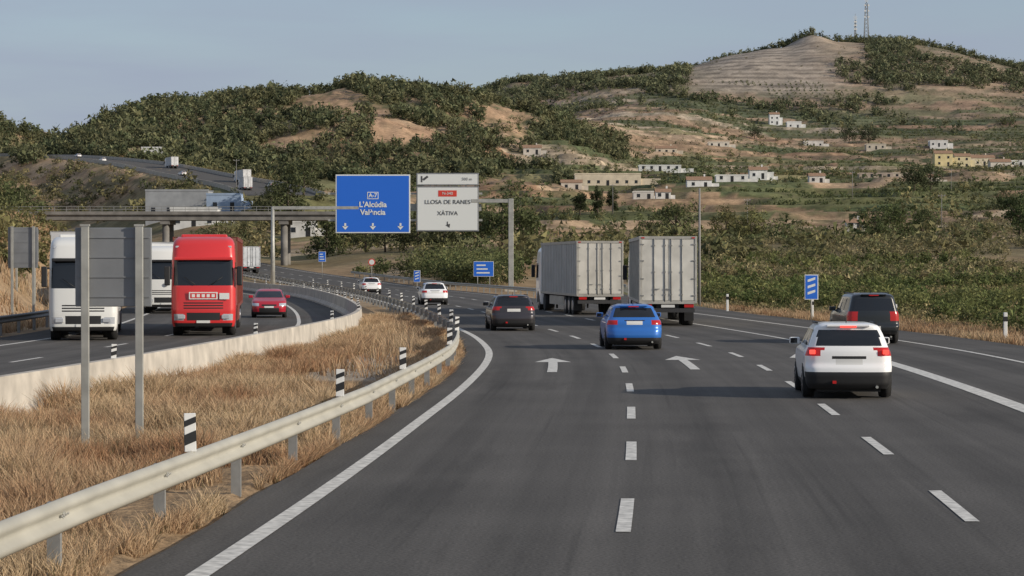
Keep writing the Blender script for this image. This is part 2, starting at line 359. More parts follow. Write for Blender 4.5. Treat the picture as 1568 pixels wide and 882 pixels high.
for yy in [70,87,104,121,138,155]:
    x=float(RE(yy))+1.1; mb=MB(); mb.box(-.07,.07,-.05,.05,-.1,1.05,m_white,.02); mb.box(-.075,.075,-.055,.055,.72,.9,m_black)
    mb.build('roadside_marker_post',loc=(x,yy,Hs(x,yy)))
# ------------------------------------------------------------------ vehicles
def loft(levels,mats,rule,zstep=.03,nr=18,ncn=5,ns=30,bow=.07,bowf=.10,name='body',parent=None,sm=True):
    L=np.array(levels,float); z=np.unique(np.round(np.concatenate([np.arange(L[0,0],L[-1,0],zstep),[L[-1,0]]]),4))
    P=[np.interp(z,L[:,0],L[:,k]) for k in range(1,5)]
    k3=np.array([.25,.5,.25])
    P=[np.convolve(np.pad(p,1,mode='edge'),k3,'valid') for p in P]
    V=[]
    for q in range(len(z)):
        yr_,yf_,hw,rc=[p[q] for p in P]; pts=[]
        rc=min(rc,hw*.9,(yf_-yr_)*.45)
        xs=np.linspace(-(hw-rc),hw-rc,nr)
        for x in xs: pts.append((x,yr_))
        for a in np.linspace(-90,0,ncn+2)[1:-1]: pts.append((hw-rc+rc*math.cos(math.radians(a)),yr_+rc+rc*math.sin(math.radians(a))))
        for y in np.linspace(yr_+rc,yf_-rc,ns): pts.append((hw,y))
        for a in np.linspace(0,90,ncn+2)[1:-1]: pts.append((hw-rc+rc*math.cos(math.radians(a)),yf_-rc+rc*math.sin(math.radians(a))))
        for x in xs[::-1]: pts.append((x,yf_))
        for a in np.linspace(90,180,ncn+2)[1:-1]: pts.append((-(hw-rc)+rc*math.cos(math.radians(a)),yf_-rc+rc*math.sin(math.radians(a))))
        for y in np.linspace(yf_-rc,yr_+rc,ns): pts.append((-hw,y))
        for a in np.linspace(180,270,ncn+2)[1:-1]: pts.append((-(hw-rc)+rc*math.cos(math.radians(a)),yr_+rc+rc*math.sin(math.radians(a))))
        ln=yf_-yr_
        for (x,y) in pts:
            t=(y-yr_)/ln; yb=y+bow*(x/hw)**2*max(0,1-t*3)-bowf*(x/hw)**2*max(0,t*3-2)
            xb=x*(1-.05*max(0,(t-.75)/.25)**2-.03*max(0,(.2-t)/.2)**2)
            V.append((xb,yb,z[q]))
    n=len(pts); mb=MB()
    for m in mats: mb.mi(m)
    mb.v=V
    for q in range(len(z)-1):
        for i in range(n):
            j=(i+1)%n; f=[q*n+i,q*n+j,(q+1)*n+j,(q+1)*n+i]; c=np.mean([V[k] for k in f],axis=0)
            mb.f.append(f); mb.m.append(rule(c[0],c[1],c[2],P[0][q],P[1][q],P[2][q])); mb.sm.append(sm)
    mb.f.append([(len(z)-1)*n+i for i in range(n)]); mb.m.append(0); mb.sm.append(False)
    mb.f.append([i for i in range(n)][::-1]); mb.m.append(1); mb.sm.append(False)
    return mb.build(name,parent)
def wheel(mb,x,y,r,w,side):
    mb.cyl((x-w/2,y,r),(x+w/2,y,r),r*.97,r*.97,m_tyre,24); mb.cyl((x-w*.38,y,r),(x+w*.38,y,r),r,r,m_tyre,24)
    xo=x+side*w/2; mb.cyl((xo-.01,y,r),(xo+side*.012,y,r),r*.66,r*.62,m_rim,20)
    mb.cyl((xo,y,r),(xo+side*.016,y,r),r*.2,r*.18,m_black,10)
    for k in range(5):
        a=2*math.pi*k/5+.6
        mb.cyl((xo+side*.014,y+r*.42*math.cos(a),r+r*.42*math.sin(a)),(xo+side*.018,y+r*.42*math.cos(a),r+r*.42*math.sin(a)),r*.14,r*.14,m_black,8)
def paint(name,col,metal=.0,rough=.3): return new_mat(name,col,rough,metal,coat=.5)
def car(name,x,y,rz,col,kind='suv',L=4.2,hw=.89,ht=1.55,brake=False,metal=0.,darklow=.45,railc=None,plate_z=(.80,.92),z0=None,lamps=None):
    e=empty(name,(x,y,float(hz(y))+.008 if z0 is None else z0),rz); pm=paint(name+'_paint',col,metal)
    h=L/2; k=ht/1.55
    if kind=='suv':
        lv=[(.20,-h+.12,h-.12,hw-.10,.15),(.30,-h+.03,h-.03,hw-.04,.2),(.50,-h,h,hw-.01,.22),(.66,-h+.02,h-.01,hw,.22),(.72,-h+.09,h-.03,hw,.22),(.90*k,-h+.10,h-.12,hw-.01,.22),(.98*k,-h+.11,h-.35,hw-.03,.2),(1.03*k,-h+.13,h-1.05,hw-.06,.18),(1.25*k,-h+.25,h-1.42,hw-.14,.16),(1.42*k,-h+.38,h-1.75,hw-.21,.16),(1.50*k,-h+.36,h-1.95,hw-.26,.18),(1.54*k,-h+.42,h-2.15,hw-.33,.2),(1.56*k,-h+.75,h-2.4,hw-.5,.2)]
    elif kind=='offroad':
        lv=[(.32,-h+.10,h-.12,hw-.08,.12),(.45,-h,h,hw-.03,.15),(.62,-h,h,hw,.15),(.70,-h+.07,h-.03,hw,.15),(.98,-h+.08,h-.1,hw-.01,.15),(1.08,-h+.09,h-.35,hw-.03,.14),(1.14,-h+.1,h-1.2,hw-.06,.13),(1.60,-h+.2,h-1.75,hw-.17,.13),(1.68,-h+.22,h-1.9,hw-.2,.16),(1.74,-h+.3,h-2.1,hw-.27,.2),(1.77,-h+.6,h-2.4,hw-.45,.2)]
    else:
        lv=[(.18,-h+.12,h-.12,hw-.10,.18),(.28,-h+.03,h-.03,hw-.04,.25),(.46,-h,h,hw-.01,.28),(.62,-h+.02,h-.02,hw,.28),(.70,-h+.07,h-.06,hw,.28),(.85,-h+.08,h-.25,hw-.01,.26),(.93,-h+.12,h-.6,hw-.03,.24),(.98,-h+.20,h-1.05,hw-.07,.22),(1.2,-h+.45,h-1.5,hw-.16,.2),(1.34,-h+.62,h-1.8,hw-.22,.2),(1.40,-h+.62,h-2.0,hw-.28,.2),(1.44,-h+.7,h-2.15,hw-.36,.22),(1.46,-h+1.0,h-2.4,hw-.5,.22)]
        sc=ht/1.46; lv=[(t[0]*sc,)+tuple(t[1:]) for t in lv]
    zt=lv[-1][0]; wb=lv[-6][0]+.05 if kind!='offroad' else 1.17; wt=lv[-4][0]+.01 if kind=='suv' else (1.58 if kind=='offroad' else lv[-4][0])
    lt0,lt1=lamps or ((.86,1.02) if kind=='suv' else ((.80,1.12) if kind=='offroad' else (.80*ht/1.46,.95*ht/1.46)))
    def rule(cx,cy,cz,yr_,yf_,w):
        ax=abs(cx)/w; rear=cy<yr_+.16; front=cy>yf_-.22
        if wb<cz<wt:
            if rear: return 2 if ax<.84 else 0
            if front and cy>0: return 2 if ax<.88 else 0
            tt=(cy-yr_)/(yf_-yr_)
            if ax>.8:
                if tt<.09 or tt>.93: return 0
                if abs(tt-.36)<.018 or abs(tt-.64)<.018: return 1
                return 2
        if cz<.29: return 1
        if cy<-h+.45:
            if lt0<cz<lt1 and ax>.62 and cy<-h+.36: return 3
            if rear and plate_z[0]<cz<plate_z[1] and abs(cx)<.26: return 4
            if rear and plate_z[1]+.0<cz<plate_z[1]+.04 and abs(cx)<.32: return 1
            if cz<darklow: return 1
        if cy>h-.5:
            hb=.62*ht/1.5
            if hb<cz<hb+.14 and ax>.55: return 5
            if .30<cz<.52 and ax<.6 and cy>h-.25: return 1
            if hb+.0<cz<hb+.1 and ax<.42: return 1
            if .52<cz<.60 and abs(cx)<.26: return 4
        for wy in(-h+.85,h-.87):
            if math.hypot(cy-wy,cz-.33)<.395 and ax>.9: return 1
        if cz<.36 and kind=='suv': return 1
        return 0
    loft(lv,[pm,m_black,m_glass,m_red,m_plate,m_head],rule,name='body',parent=e)
    r=.33 if kind!='offroad' else .38
    mb=MB()
    for wy in(-h+.85,h-.87):
        for sd in(-1,1): wheel(mb,sd*(hw-.115),wy,r,.235,sd)
    mb.box(-hw+.25,hw-.25,-h+.3,h-.3,.14,.3,m_black); mb.build('wheels',e)
    mb=MB()
    for sd in(-1,1):
        mb.box(min(sd*(hw-.06),sd*(hw+.17)),max(sd*(hw-.06),sd*(hw+.17)),h-1.55,h-1.42,lv[-6][0]+.02,lv[-6][0]+.17,pm,.03)
        mb.poly([(sd*(hw+.15),h-1.552,lv[-6][0]+.04),(sd*(hw+.0),h-1.552,lv[-6][0]+.04),(sd*(hw+.0),h-1.552,lv[-6][0]+.15),(sd*(hw+.15),h-1.552,lv[-6][0]+.15)],m_glass)
        if kind!='hatch':
            mb.cyl((sd*(hw-.3),-h+.7,zt-.0),(sd*(hw-.3),h-2.1,zt-.01),.018,.018,railc or m_black,8)
    mb.build('mirrors_and_rails',e)
    mb=MB(); yb=lv[-4][1]-.03
    mb.box(-.45,.45,yb-.02,yb+.2,zt-.075,zt-.035,pm,.012)
    mb.box(-.17,.17,yb-.032,yb-.018,zt-.09,zt-.055,m_brake if brake else m_red)
    mb.cyl((.0,-h+.9,zt),(0,-h+.8,zt+.12),.012,.004,m_black,6)
    mb.box(-.35,-.27,-h-.005,-h+.05,.32,.38,m_red); mb.cyl((hw-.35,-h-.02,.25),(hw-.35,-h+.2,.25),.03,.03,m_galv,10)
    if brake:
        for sd in(-1,1): mb.box(sd*(hw-.16)-.06,sd*(hw-.16)+.06,-h+.085,-h+.16,lt0+.03,lt1-.04,m_brake,.01)
    mb.build('spoiler_and_trim',e)
    return e
hd=lambda y,fn=E:-math.atan(float(slope(fn,y)))
car('white_suv_car',7.15,48.9+2.1,-.06,(.80,.80,.79),'suv',4.2,.92,1.56,brake=True,darklow=.56,lamps=(.90,1.06),plate_z=(.72,.84))
car('blue_hatchback_car',3.95,76.6+2.1,hd(78)-.01,(.03,.16,.52),'hatch',4.25,.92,1.47,metal=.2,darklow=.40)
car('dark_estate_car',-.1,97.7+2.2,hd(99),(.045,.04,.045),'suv',4.5,.92,1.48,metal=.3,darklow=.45)
car('black_offroad_car',12.6,82+2.3,hd(84)-.03,(.012,.014,.015),'offroad',4.6,.93,1.77,darklow=.4,plate_z=(.5,.62))
car('white_hatchback_car',-5.4,158+2,hd(160),(.78,.78,.78),'hatch',4.2,.9,1.5)
car('white_hatchback_car',-13.0,215,hd(215),(.74,.74,.74),'hatch',4.2,.9,1.5)
car('red_hatchback_car',-12.7,123,hd(123,B)+math.pi,(.40,.015,.03),'hatch',4.2,.9,1.46)
def truck(name,x,y,rz,cabcol,boxcol,cabstyle='tall',curtain=None,boxrough=.5,Lb=13.6,zb=1.12,zt=4.0,roofh=3.78):
    e=empty(name,(x,y,float(hz(y))+.008),rz)
    bm_=new_mat(name+'_body',boxcol,boxrough,noise=.22,nscale=1.2); cm=paint(name+'_cab_paint',cabcol); gm=new_mat(name+'_frame',tuple(c*.7 for c in boxcol),.5,.2,noise=.2,nscale=3)
    cu=new_mat(name+'_curtain',curtain or boxcol,.65,noise=.2,nscale=.8)
    w=1.27; mb=MB()
    mb.box(-w+.02,w-.02,.06,Lb,zb,zt-.02,cu)
    for k in range(1,22):
        yk=k*Lb/22
        for sd in(-1,1): mb.box(min(sd*(w-.02),sd*(w-.0)),max(sd*(w-.02),sd*w),yk-.02,yk+.02,zb+.02,zt-.14,gm)
    for sd in(-1,1):
        mb.box(min(sd*(w-.03),sd*(w+.015)),max(sd*(w-.03),sd*(w+.015)),.02,Lb+.01,zt-.14,zt+.01,gm)
        mb.box(min(sd*(w-.03),sd*(w+.015)),max(sd*(w-.03),sd*(w+.015)),.02,Lb+.01,zb-.1,zb+.03,gm)
    mb.box(-w+.01,w-.01,.04,Lb,zt-.005,zt+.012,gm)
    for sd in(-1,1): mb.box(min(sd*(w-.09),sd*(w+.018)),max(sd*(w-.09),sd*(w+.018)),-.01,.12,zb-.1,zt+.015,gm,.01)
    mb.box(-w+.09,w-.09,-.01,.1,zt-.11,zt+.012,gm); mb.box(-w+.09,w-.09,-.01,.1,zb-.12,zb+.02,gm)
    mb.box(-w+.10,-.012,0.012,.06,zb+.03,zt-.12,bm_,.012); mb.box(.012,w-.10,.012,.06,zb+.03,zt-.12,bm_,.012)
    for px in(-.62,-.14,.14,.62):
        mb.cyl((px,-.005,zb-.02),(px,-.005,zt-.09),.022,.022,m_post,8)
        for zz in(zb+.3,zb+1.3,zt-.4): mb.box(px-.045,px+.045,-.03,.012,zz-.03,zz+.03,m_post)
        mb.box(px-.02,px+.24 if px<0 else px+.02,-.04,-.02,zb+.52,zb+.56,m_post)
    for sd in(-1,1):
        for zz in(zb+.25,zb+1.,zb+1.8,zt-.35): mb.box(min(sd*(w-.2),sd*(w-.04)),max(sd*(w-.2),sd*(w-.04)),-.022,.012,zz-.025,zz+.025,m_post)
        mb.box(sd*1.12-.07,sd*1.12+.07,-.03,.0,zt-.08,zt-.03,m_red)
    mb.box(-w+.08,w-.08,.05,.16,.62,.80,m_chassis)
    for sd in(-1,1):
        mb.box(min(sd*.72,sd*1.14),max(sd*.72,sd*1.14),.02,.06,.84,.98,m_red,.01)
    mb.box(-.3,.3,.03,.05,.84,.96,m_plate)
    mb.box(-.5,.5,.2,Lb-.3,.75,zb-.01,m_chassis); mb.box(-w+.1,w-.1,.16,Lb,.98,zb-.005,m_chassis)
    for sd in(-1,1):
        mb.box(min(sd*1.16,sd*1.22),max(sd*1.16,sd*1.22),4.9,Lb-3.2,.45,.95,gm)
        for k in range(3):
            yk=1.9+1.31*k; mb.cyl((sd*.75,yk,.5),(sd*1.2,yk,.5),.5,.5,m_tyre,22); mb.cyl((sd*1.19,yk,.5),(sd*1.215,yk,.5),.3,.27,m_rim,16)
        mb.box(min(sd*.8,sd*1.22),max(sd*.8,sd*1.22),1.28,1.31,.22,.95,m_black)
        mb.cyl((sd*.9,Lb-4,.2),(sd*.9,Lb-4,1.),.06,.06,m_chassis,8)
    mb.build('trailer',e)
    y0=Lb+.45; y1=y0+2.25; mc=MB(); q=roofh/3.78
    lv=[(.35,y0,y1-.06,1.18,.18),(.5,y0,y1,1.23,.2),(1.0,y0,y1,1.25,.2),(1.3,y0,y1-.02,1.25,.2),(1.85*q,y0,y1-.06,1.25,.2),(2.9*q,y0,y1-.20,1.23,.18),(3.08*q,y0,y1-.24,1.22,.2),(3.5*q,y0,y1-.38,1.19,.22),(3.68*q,y0,y1-.6,1.12,.25),(3.78*q,y0+.05,y1-1.0,.98,.25)]
    wz0,wz1=(1.92*q,2.88*q)
    def rule(cx,cy,cz,yr_,yf_,ww):
        ax=abs(cx)/ww; front=cy>yf_-.14
        if wz0<cz<wz1:
            if cy>yf_-.2 and ax<.93: return 2
            if ax>.9 and yf_-1.25<cy<yf_-.32 and cz<2.8*q: return 2
        if front:
            if cz<.50: return 1
            if .62<cz<.86 and ax>.62 and ax<.95: return 5
            if .60<cz<.92 and ax<.56: return 1
            if 1.02<cz<1.32 and ax<.60: return 1 if int(cz/.05)%2 else 0
        for wy in(y1-1.35,):
            if math.hypot(cy-wy,cz-.5)<.62 and ax>.88: return 1
        return 0
    loft(lv,[cm,m_black,m_glass,m_red,m_plate,m_head],rule,zstep=.05,bow=0,bowf=.10,name='cab',parent=e)
    mc.box(-1.12,1.12,y1-.30,y1+.02,2.88*q,3.0*q,m_black if cabstyle!='tall' else cm,.03)
    for sd in(-1,1):
        mc.box(min(sd*1.28,sd*1.5),max(sd*1.28,sd*1.5),y1-.3,y1-.15,1.95,2.7,m_black,.04); mc.box(min(sd*1.2,sd*1.35),max(sd*1.2,sd*1.35),y1-.28,y1-.22,2.6,2.66,m_black)
        mc.cyl((sd*.85,y1-1.35,.5),(sd*1.2,y1-1.35,.5),.5,.5,m_tyre,22); mc.cyl((sd*1.19,y1-1.35,.5),(sd*1.22,y1-1.35,.5),.3,.25,m_rim,16)
        mc.cyl((sd*.65,y0-1.4,.5),(sd*1.2,y0-1.4,.5),.5,.5,m_tyre,22)
        mc.box(min(sd*.7,sd*1.0),max(sd*.7,sd*1.0),y1-.02,y1+.02,.66,.82,m_head,.02)
        mc.cyl((sd*.3,y1-.02,1.95*q),(sd*.75,y1-.10,2.25*q),.015,.01,m_black,6)
        mc.box(sd*.98-.1,sd*.98+.1,y1-.55,y1-.42,3.35*q,3.43*q,m_head,.02)
    if cabstyle=='tall':
        mc.box(-.55,.55,y1-.01,y1+.012,1.42,1.70,m_signwhite); mc.box(-.50,.50,y1+.012,y1+.018,1.46,1.66,cm)
        for k in range(5): mc.box(-.44+k*.19,-.32+k*.19,y1+.018,y1+.022,1.5,1.62,m_signwhite)
        mc.box(-1.0,-.62,y1-.02,y1+.01,1.42,1.66,m_signwhite)
    else: mc.cyl((0,y1-.02,1.6),(0,y1+.02,1.6),.11,.11,m_rim,16)
    mc.box(-.26,.26,y1-.0,y1+.02,.50,.60,m_plate)
    mc.box(-.5,.5,y0-2.2,y1-.6,.6,1.0,m_chassis)
    mc.box(-.9,.9,y0+.15,y1-1.2,roofh-.06,roofh+.1,cm,.06)
    mc.build('cab_details',e)
    return e
truck('white_box_lorry',4.75,127,.13,(.7,.7,.7),(.50,.48,.43),curtain=(.40,.40,.39))
truck('white_box_lorry',6.95,104.7,-.015,(.7,.7,.7),(.62,.60,.54))
TL=13.6+.45+2.25
def oncoming(name,x,y,sl,cab,box,**k):
    a=-math.atan(sl)+math.pi
    f=Vector((-math.sin(a),math.cos(a),0)); o=Vector((x,y,0))-f*TL
    e=truck(name,o.x,o.y,a,cab,box,**k); e.location.z=float(hz(y))+.008; return e
oncoming('red_lorry',-11.95,91,-.10,(.58,.03,.03),(.30,.08,.06),cabstyle='tall',curtain=(.22,.10,.07),zt=3.85,roofh=3.85)
oncoming('white_lorry',-15.6,85.5,-.155,(.68,.68,.65),(.5,.5,.5),cabstyle='b')
oncoming('white_lorry',-19.3,131,-.13,(.70,.70,.67),(.55,.56,.57),cabstyle='b')
oncoming('orange_lorry',-30.5,205,-.2,(.55,.12,.03),(.6,.6,.6),cabstyle='b',roofh=3.9)
oncoming('white_lorry',-41.5,215,-.2,(.7,.7,.7),(.6,.6,.62),cabstyle='b')
truck('white_box_lorry',-38.2,345,hd(355),(.7,.7,.7),(.58,.60,.62))
car('white_van_car',-41.6,335,hd(335),(.7,.7,.7),'suv',4.4,.92,1.7)
# ------------------------------------------------------------------ signs
def text(body,size,x,y,z,mat,parent,name='lettering',align='CENTER',bold=0):
    cu=bpy.data.curves.new(name,'FONT'); cu.body=body; cu.size=size; cu.align_x=align; cu.align_y='CENTER'; cu.offset=bold; cu.extrude=.003
    o=bpy.data.objects.new(name,cu); cu.materials.append(mat); o.location=(x,y,z); o.rotation_euler=(math.pi/2,0,0); link(o,parent); return o
G=230.0
g=empty('sign_gantry',(0,G,0)); mb=MB()
zb_=8.2
mb.cyl((-23.4,0,-.1),(-23.4,0,zb_+.1),.24,.16,m_galv,14); mb.box(-23.8,-23,-.4,.4,-.1,.35,m_conc)
mb.box(-.35,.15,-.2,.2,-.1,9.1,m_galv,.03); mb.box(-.7,.5,-.5,.5,-.1,.4,m_conc)
mb.box(-23.4,-15,-.14,.14,zb_-.15,zb_+.15,m_galv,.02)
mb.box(-4.0,-.1,-.16,.16,8.7,9.05,m_galv,.02)
for zz in(7.0,9.6): mb.box(-18,-2.9,.12,.3,zz-.1,zz+.1,m_galv)
for xx in(-16,-12,-8,-4.5): mb.box(xx-.06,xx+.06,.0,.12,5.9,11.3,m_galv)
mb.box(-16,-3,.3,.5,7.9,8.6,m_galv)
mb.build('frame',g)
def panel(mb,x0,x1,z0,z1,fill,border,y=-.12):
    mb.box(x0,x1,y,y+.1,z0,z1,border,.03); mb.box(x0+.12,x1-.12,y-.012,y+.05,z0+.12,z1-.12,fill)
mb=MB(); panel(mb,-17.25,-9.95,5.72,11.45,m_signblue,m_signwhite)
for xx in(-16.3,-13.6,-10.9):
    mb.box(xx-.09,xx+.09,-.15,-.13,6.35,6.7,m_signwhite); mb.poly([(xx-.3,-.15,6.4),(xx,-.15,6.05),(xx+.3,-.15,6.4)],m_signwhite)
mb.box(-14.15,-13.05,-.15,-.135,9.05,9.75,m_signwhite); mb.box(-14.08,-13.12,-.158,-.149,9.12,9.68,m_signblue)
mb.build('blue_panel',g)
text('A-7',.55,-13.6,-.17,9.4,m_signwhite,g,bold=.015); text("L'Alcúdia",.74,-13.6,-.16,8.5,m_signwhite,g,bold=.02); text('València',.74,-13.6,-.16,7.75,m_signwhite,g,bold=.02)
mb=MB(); panel(mb,-9.35,-3.25,5.9,10.3,m_signwhite,m_signback); panel(mb,-9.35,-3.25,10.38,11.6,m_signwhite,m_signback)
mb.box(-7.2,-5.4,-.15,-.13,9.3,9.9,m_signred)
mb.box(-6.36,-6.26,-.15,-.13,6.5,6.85,m_ink); mb.poly([(-6.5,-.15,6.5),(-6.1,-.15,6.25),(-6.05,-.15,6.65)],m_ink)
mb.poly([(-8.9,-.15,10.7),(-8.75,-.15,10.7),(-8.75,-.15,11.3),(-8.9,-.15,11.3)],m_ink); mb.poly([(-8.75,-.15,11.0),(-8.3,-.15,11.35),(-8.15,-.15,11.2),(-8.6,-.15,10.85)],m_ink)
mb.build('white_panel',g)
text('LLOSA DE RANES',.58,-6.3,-.16,8.75,m_ink,g); text('XÀTIVA',.58,-6.3,-.16,7.65,m_ink,g); text('N-340',.4,-6.3,-.17,9.6,m_signwhite,g); text('500 m',.4,-4.4,-.16,11.0,m_post,g)
def backsign(name,x,y,w,z0,z1,px,pw=.12,base=None):
    b=Hs(x,y) if base is None else base
    e=empty(name,(x,y,b)); mb=MB(); z0-=b; z1-=b
    mb.box(-w/2,w/2,.08,.12,z0,z1,m_signback,.012)
    for k in range(4):
        zz=z0+(z1-z0)*(k+.5)/4; mb.box(-w/2+.03,w/2-.03,.066,.08,zz-.010,zz+.010,m_signback)
    for p in px:
        mb.box(p-pw/2,p+pw/2,0,.06,-.4,z1+.03,m_galv,.008); mb.box(p-pw/2-.012,p+pw/2+.012,-.008,.07,z1+.02,z1+.05,m_galv)
    mb.build('panel_and_posts',e); return e
backsign('direction_sign_back',-6.05,35.6,1.16,2.18,3.38,(-.42,.40))
backsign('direction_sign_back',-22.9,110,1.4,2.6,4.5,(-.5,.5),base=Hs(-22.9,110))
backsign('direction_sign_back',-26.9,130,1.4,2.9,4.7,(-.5,.5),base=Hs(-26.9,130))
def smallsign(name,x,y,w,h,zb,col,kind='stripes',posts=(0,)):
    b=Hs(x,y); e=empty(name,(x,y,b)); mb=MB()
    for p in posts: mb.cyl((p,.03,-.4),(p,.03,zb+h*.9),.035,.035,m_galv,8)
    if kind=='round':
        mb.cyl((0,-.01,zb+h/2),(0,.02,zb+h/2),h/2,h/2,m_signred,24); mb.cyl((0,-.02,zb+h/2),(0,-.012,zb+h/2),h*.37,h*.37,m_signwhite,24)
    else:
        mb.box(-w/2,w/2,-.02,.02,zb,zb+h,m_signwhite,.01); mb.box(-w/2+.04,w/2-.04,-.026,.0,zb+.04,zb+h-.04,col)
        if kind=='stripes':
            for k in range(3):
                z=zb+h*(.2+.25*k); mb.poly([(-w*.28,-.03,z),(w*.28,-.03,z+h*.1),(w*.28,-.03,z+h*.2),(-w*.28,-.03,z+h*.1)],m_signwhite)
        if kind=='rows':
            for k in range(3):
                z=zb+h*(.2+.25*k); mb.box(-w*.35,w*(.3-.1*k),-.03,-.024,z,z+h*.09,m_signwhite)
    mb.build('panel_and_post',e); return e
smallsign('exit_countdown_sign',14.9,117,.68,1.25,1.05,m_signblue)
smallsign('exit_direction_sign',-2.8,232,2.0,1.5,1.5,m_signblue,'rows',(-.6,.6))
smallsign('speed_limit_sign',-17.9,300,.9,.9,2.0,m_signred,'round')
smallsign('blue_information_sign',-26,322,1.0,1.4,2.2,m_signblue,'rows')
smallsign('exit_countdown_sign',-9.7,240,.68,1.2,.9,m_signblue)
m_wood=new_mat('pole_grey',(.22,.21,.20),.8)
def pole(name,x,y,h,arm=True):
    mb=MB(); mb.cyl((0,0,-.3),(0,0,h),.10,.06,m_wood,10)
    if arm: mb.box(-.8,.8,-.05,.05,h-.5,h-.38,m_wood); [mb.cyl((a,0,h-.38),(a,0,h-.2),.04,.04,m_white,6) for a in(-.7,0,.7)]
    mb.build(name,loc=(x,y,Hs(x,y)))
pole('utility_pole',12.6,158,7.9,False)
for (x,y,h) in [(150,620,9),(110,760,9),(155,830,9),(-75,640,10),(30,700,9),(95,520,8),(60,600,9)]: pole('utility_pole',x,y,h)
# ------------------------------------------------------------------ overpass bridge
e=empty('overpass_bridge',(0,400,0)); mb=MB()
mb.box(-140,-24,-4,4,10.0,11.2,m_bridge); mb.box(-140,-24,-4.4,-4,10.9,11.45,m_bridge); mb.box(-140,-24,4,4.4,10.9,11.45,m_bridge)
for x in np.arange(-139,-24,2.0): mb.box(x-.04,x+.04,-4.25,-4.17,11.45,12.3,m_post)
for zz in(11.8,12.26): mb.box(-140,-24,-4.24,-4.18,zz-.04,zz+.04,m_post)
for px in(-100,-80,-58.5,-38.5):
    for yy in(-2.6,2.6): mb.cyl((px,yy,-1),(px,yy,10.0),.6,.6,m_bridge,14)
    mb.box(px-.8,px+.8,-3.8,3.8,9.3,10.0,m_bridge)
mb.build('deck_and_piers',e)
mb=MB(); sweep(mb,far,[(-11,0),(11,0)],m_asph,False)
for s_ in(-1,1): sweep(mb,far,[(s_*11.2,-.5),(s_*11.2,1.1),(s_*11.2+.15,1.1),(s_*11.2+.15,-.5)],m_conc)
mb.build('distant_motorway_road')
for i,(k,off) in enumerate([(8,-6),(13,4),(20,5),(28,-4),(36,6),(44,-5),(52,4)]):
    p=far[k]
    if i in(0,2,4): tr=truck('distant_lorry',p[0]+off,p[1],-math.atan2(far[k+1][0]-p[0],far[k+1][1]-p[1]),(.7,.7,.7),(.62,.62,.62),Lb=9); tr.location.z=p[2]+.01
    else: car('distant_white_car',p[0]+off,p[1],.5,(.66,.66,.66),'suv',z0=p[2]+.01)
# ------------------------------------------------------------------ buildings
def house(name,x,y,w,d,h,col,roof='gable',rc=(.30,.18,.11),storeys=1,rz=0.):
    z=Hs(x,y)-.5; e=empty(name,(x,y,z),rz); wm=new_mat('render_wall',col,.9,noise=.18,nscale=.5); rm=new_mat('clay_roof',rc,.9,noise=.3,nscale=2); mb=MB()
    mb.box(-w/2,w/2,-d/2,d/2,-3,h+.5,wm)
    if roof=='gable':
        r=d*.22; o=.3; zz=h+.505
        mb.poly([(-w/2-o,-d/2-o,zz-.15),(w/2+o,-d/2-o,zz-.15),(w/2+o,0,zz+r),(-w/2-o,0,zz+r)],rm); mb.poly([(w/2+o,d/2+o,zz-.15),(-w/2-o,d/2+o,zz-.15),(-w/2-o,0,zz+r),(w/2+o,0,zz+r)],rm)
        for s_ in(-1,1): mb.poly([(s_*w/2,-d/2,zz),(s_*w/2,d/2,zz),(s_*w/2,0,zz+r-.1)],wm)
        mb.box(w*.2,w*.2+.6,.6,1.2,zz,zz+r+.9,wm)
    else:
        for a in[(-w/2-.1,w/2+.1,-d/2-.1,-d/2+.2),(-w/2-.1,w/2+.1,d/2-.2,d/2+.1)]: mb.box(*a,h+.5,h+1.,wm)
    mb.box(w/2,w/2+w*.3,-d/2+.8,d/2-1,-3,h*.75,wm)
    n=max(2,int(w/3.5))
    for s_ in range(storeys):
        for k in range(n):
            cx=-w/2+w*(k+.5)/n; zz=.5+s_*3
            if k==n//2 and s_==0: mb.box(cx-.55,cx+.55,-d/2-.04,-d/2+.1,.3,2.6,m_black)
            else: mb.box(cx-.55,cx+.55,-d/2-.04,-d/2+.1,zz+.9,zz+2.1,m_glass); mb.box(cx-.65,cx+.65,-d/2-.08,-d/2+.05,zz+.8,zz+.9,wm)
    mb.build('walls_and_roof',e)
def at(u,y): return (u-784)/F*y
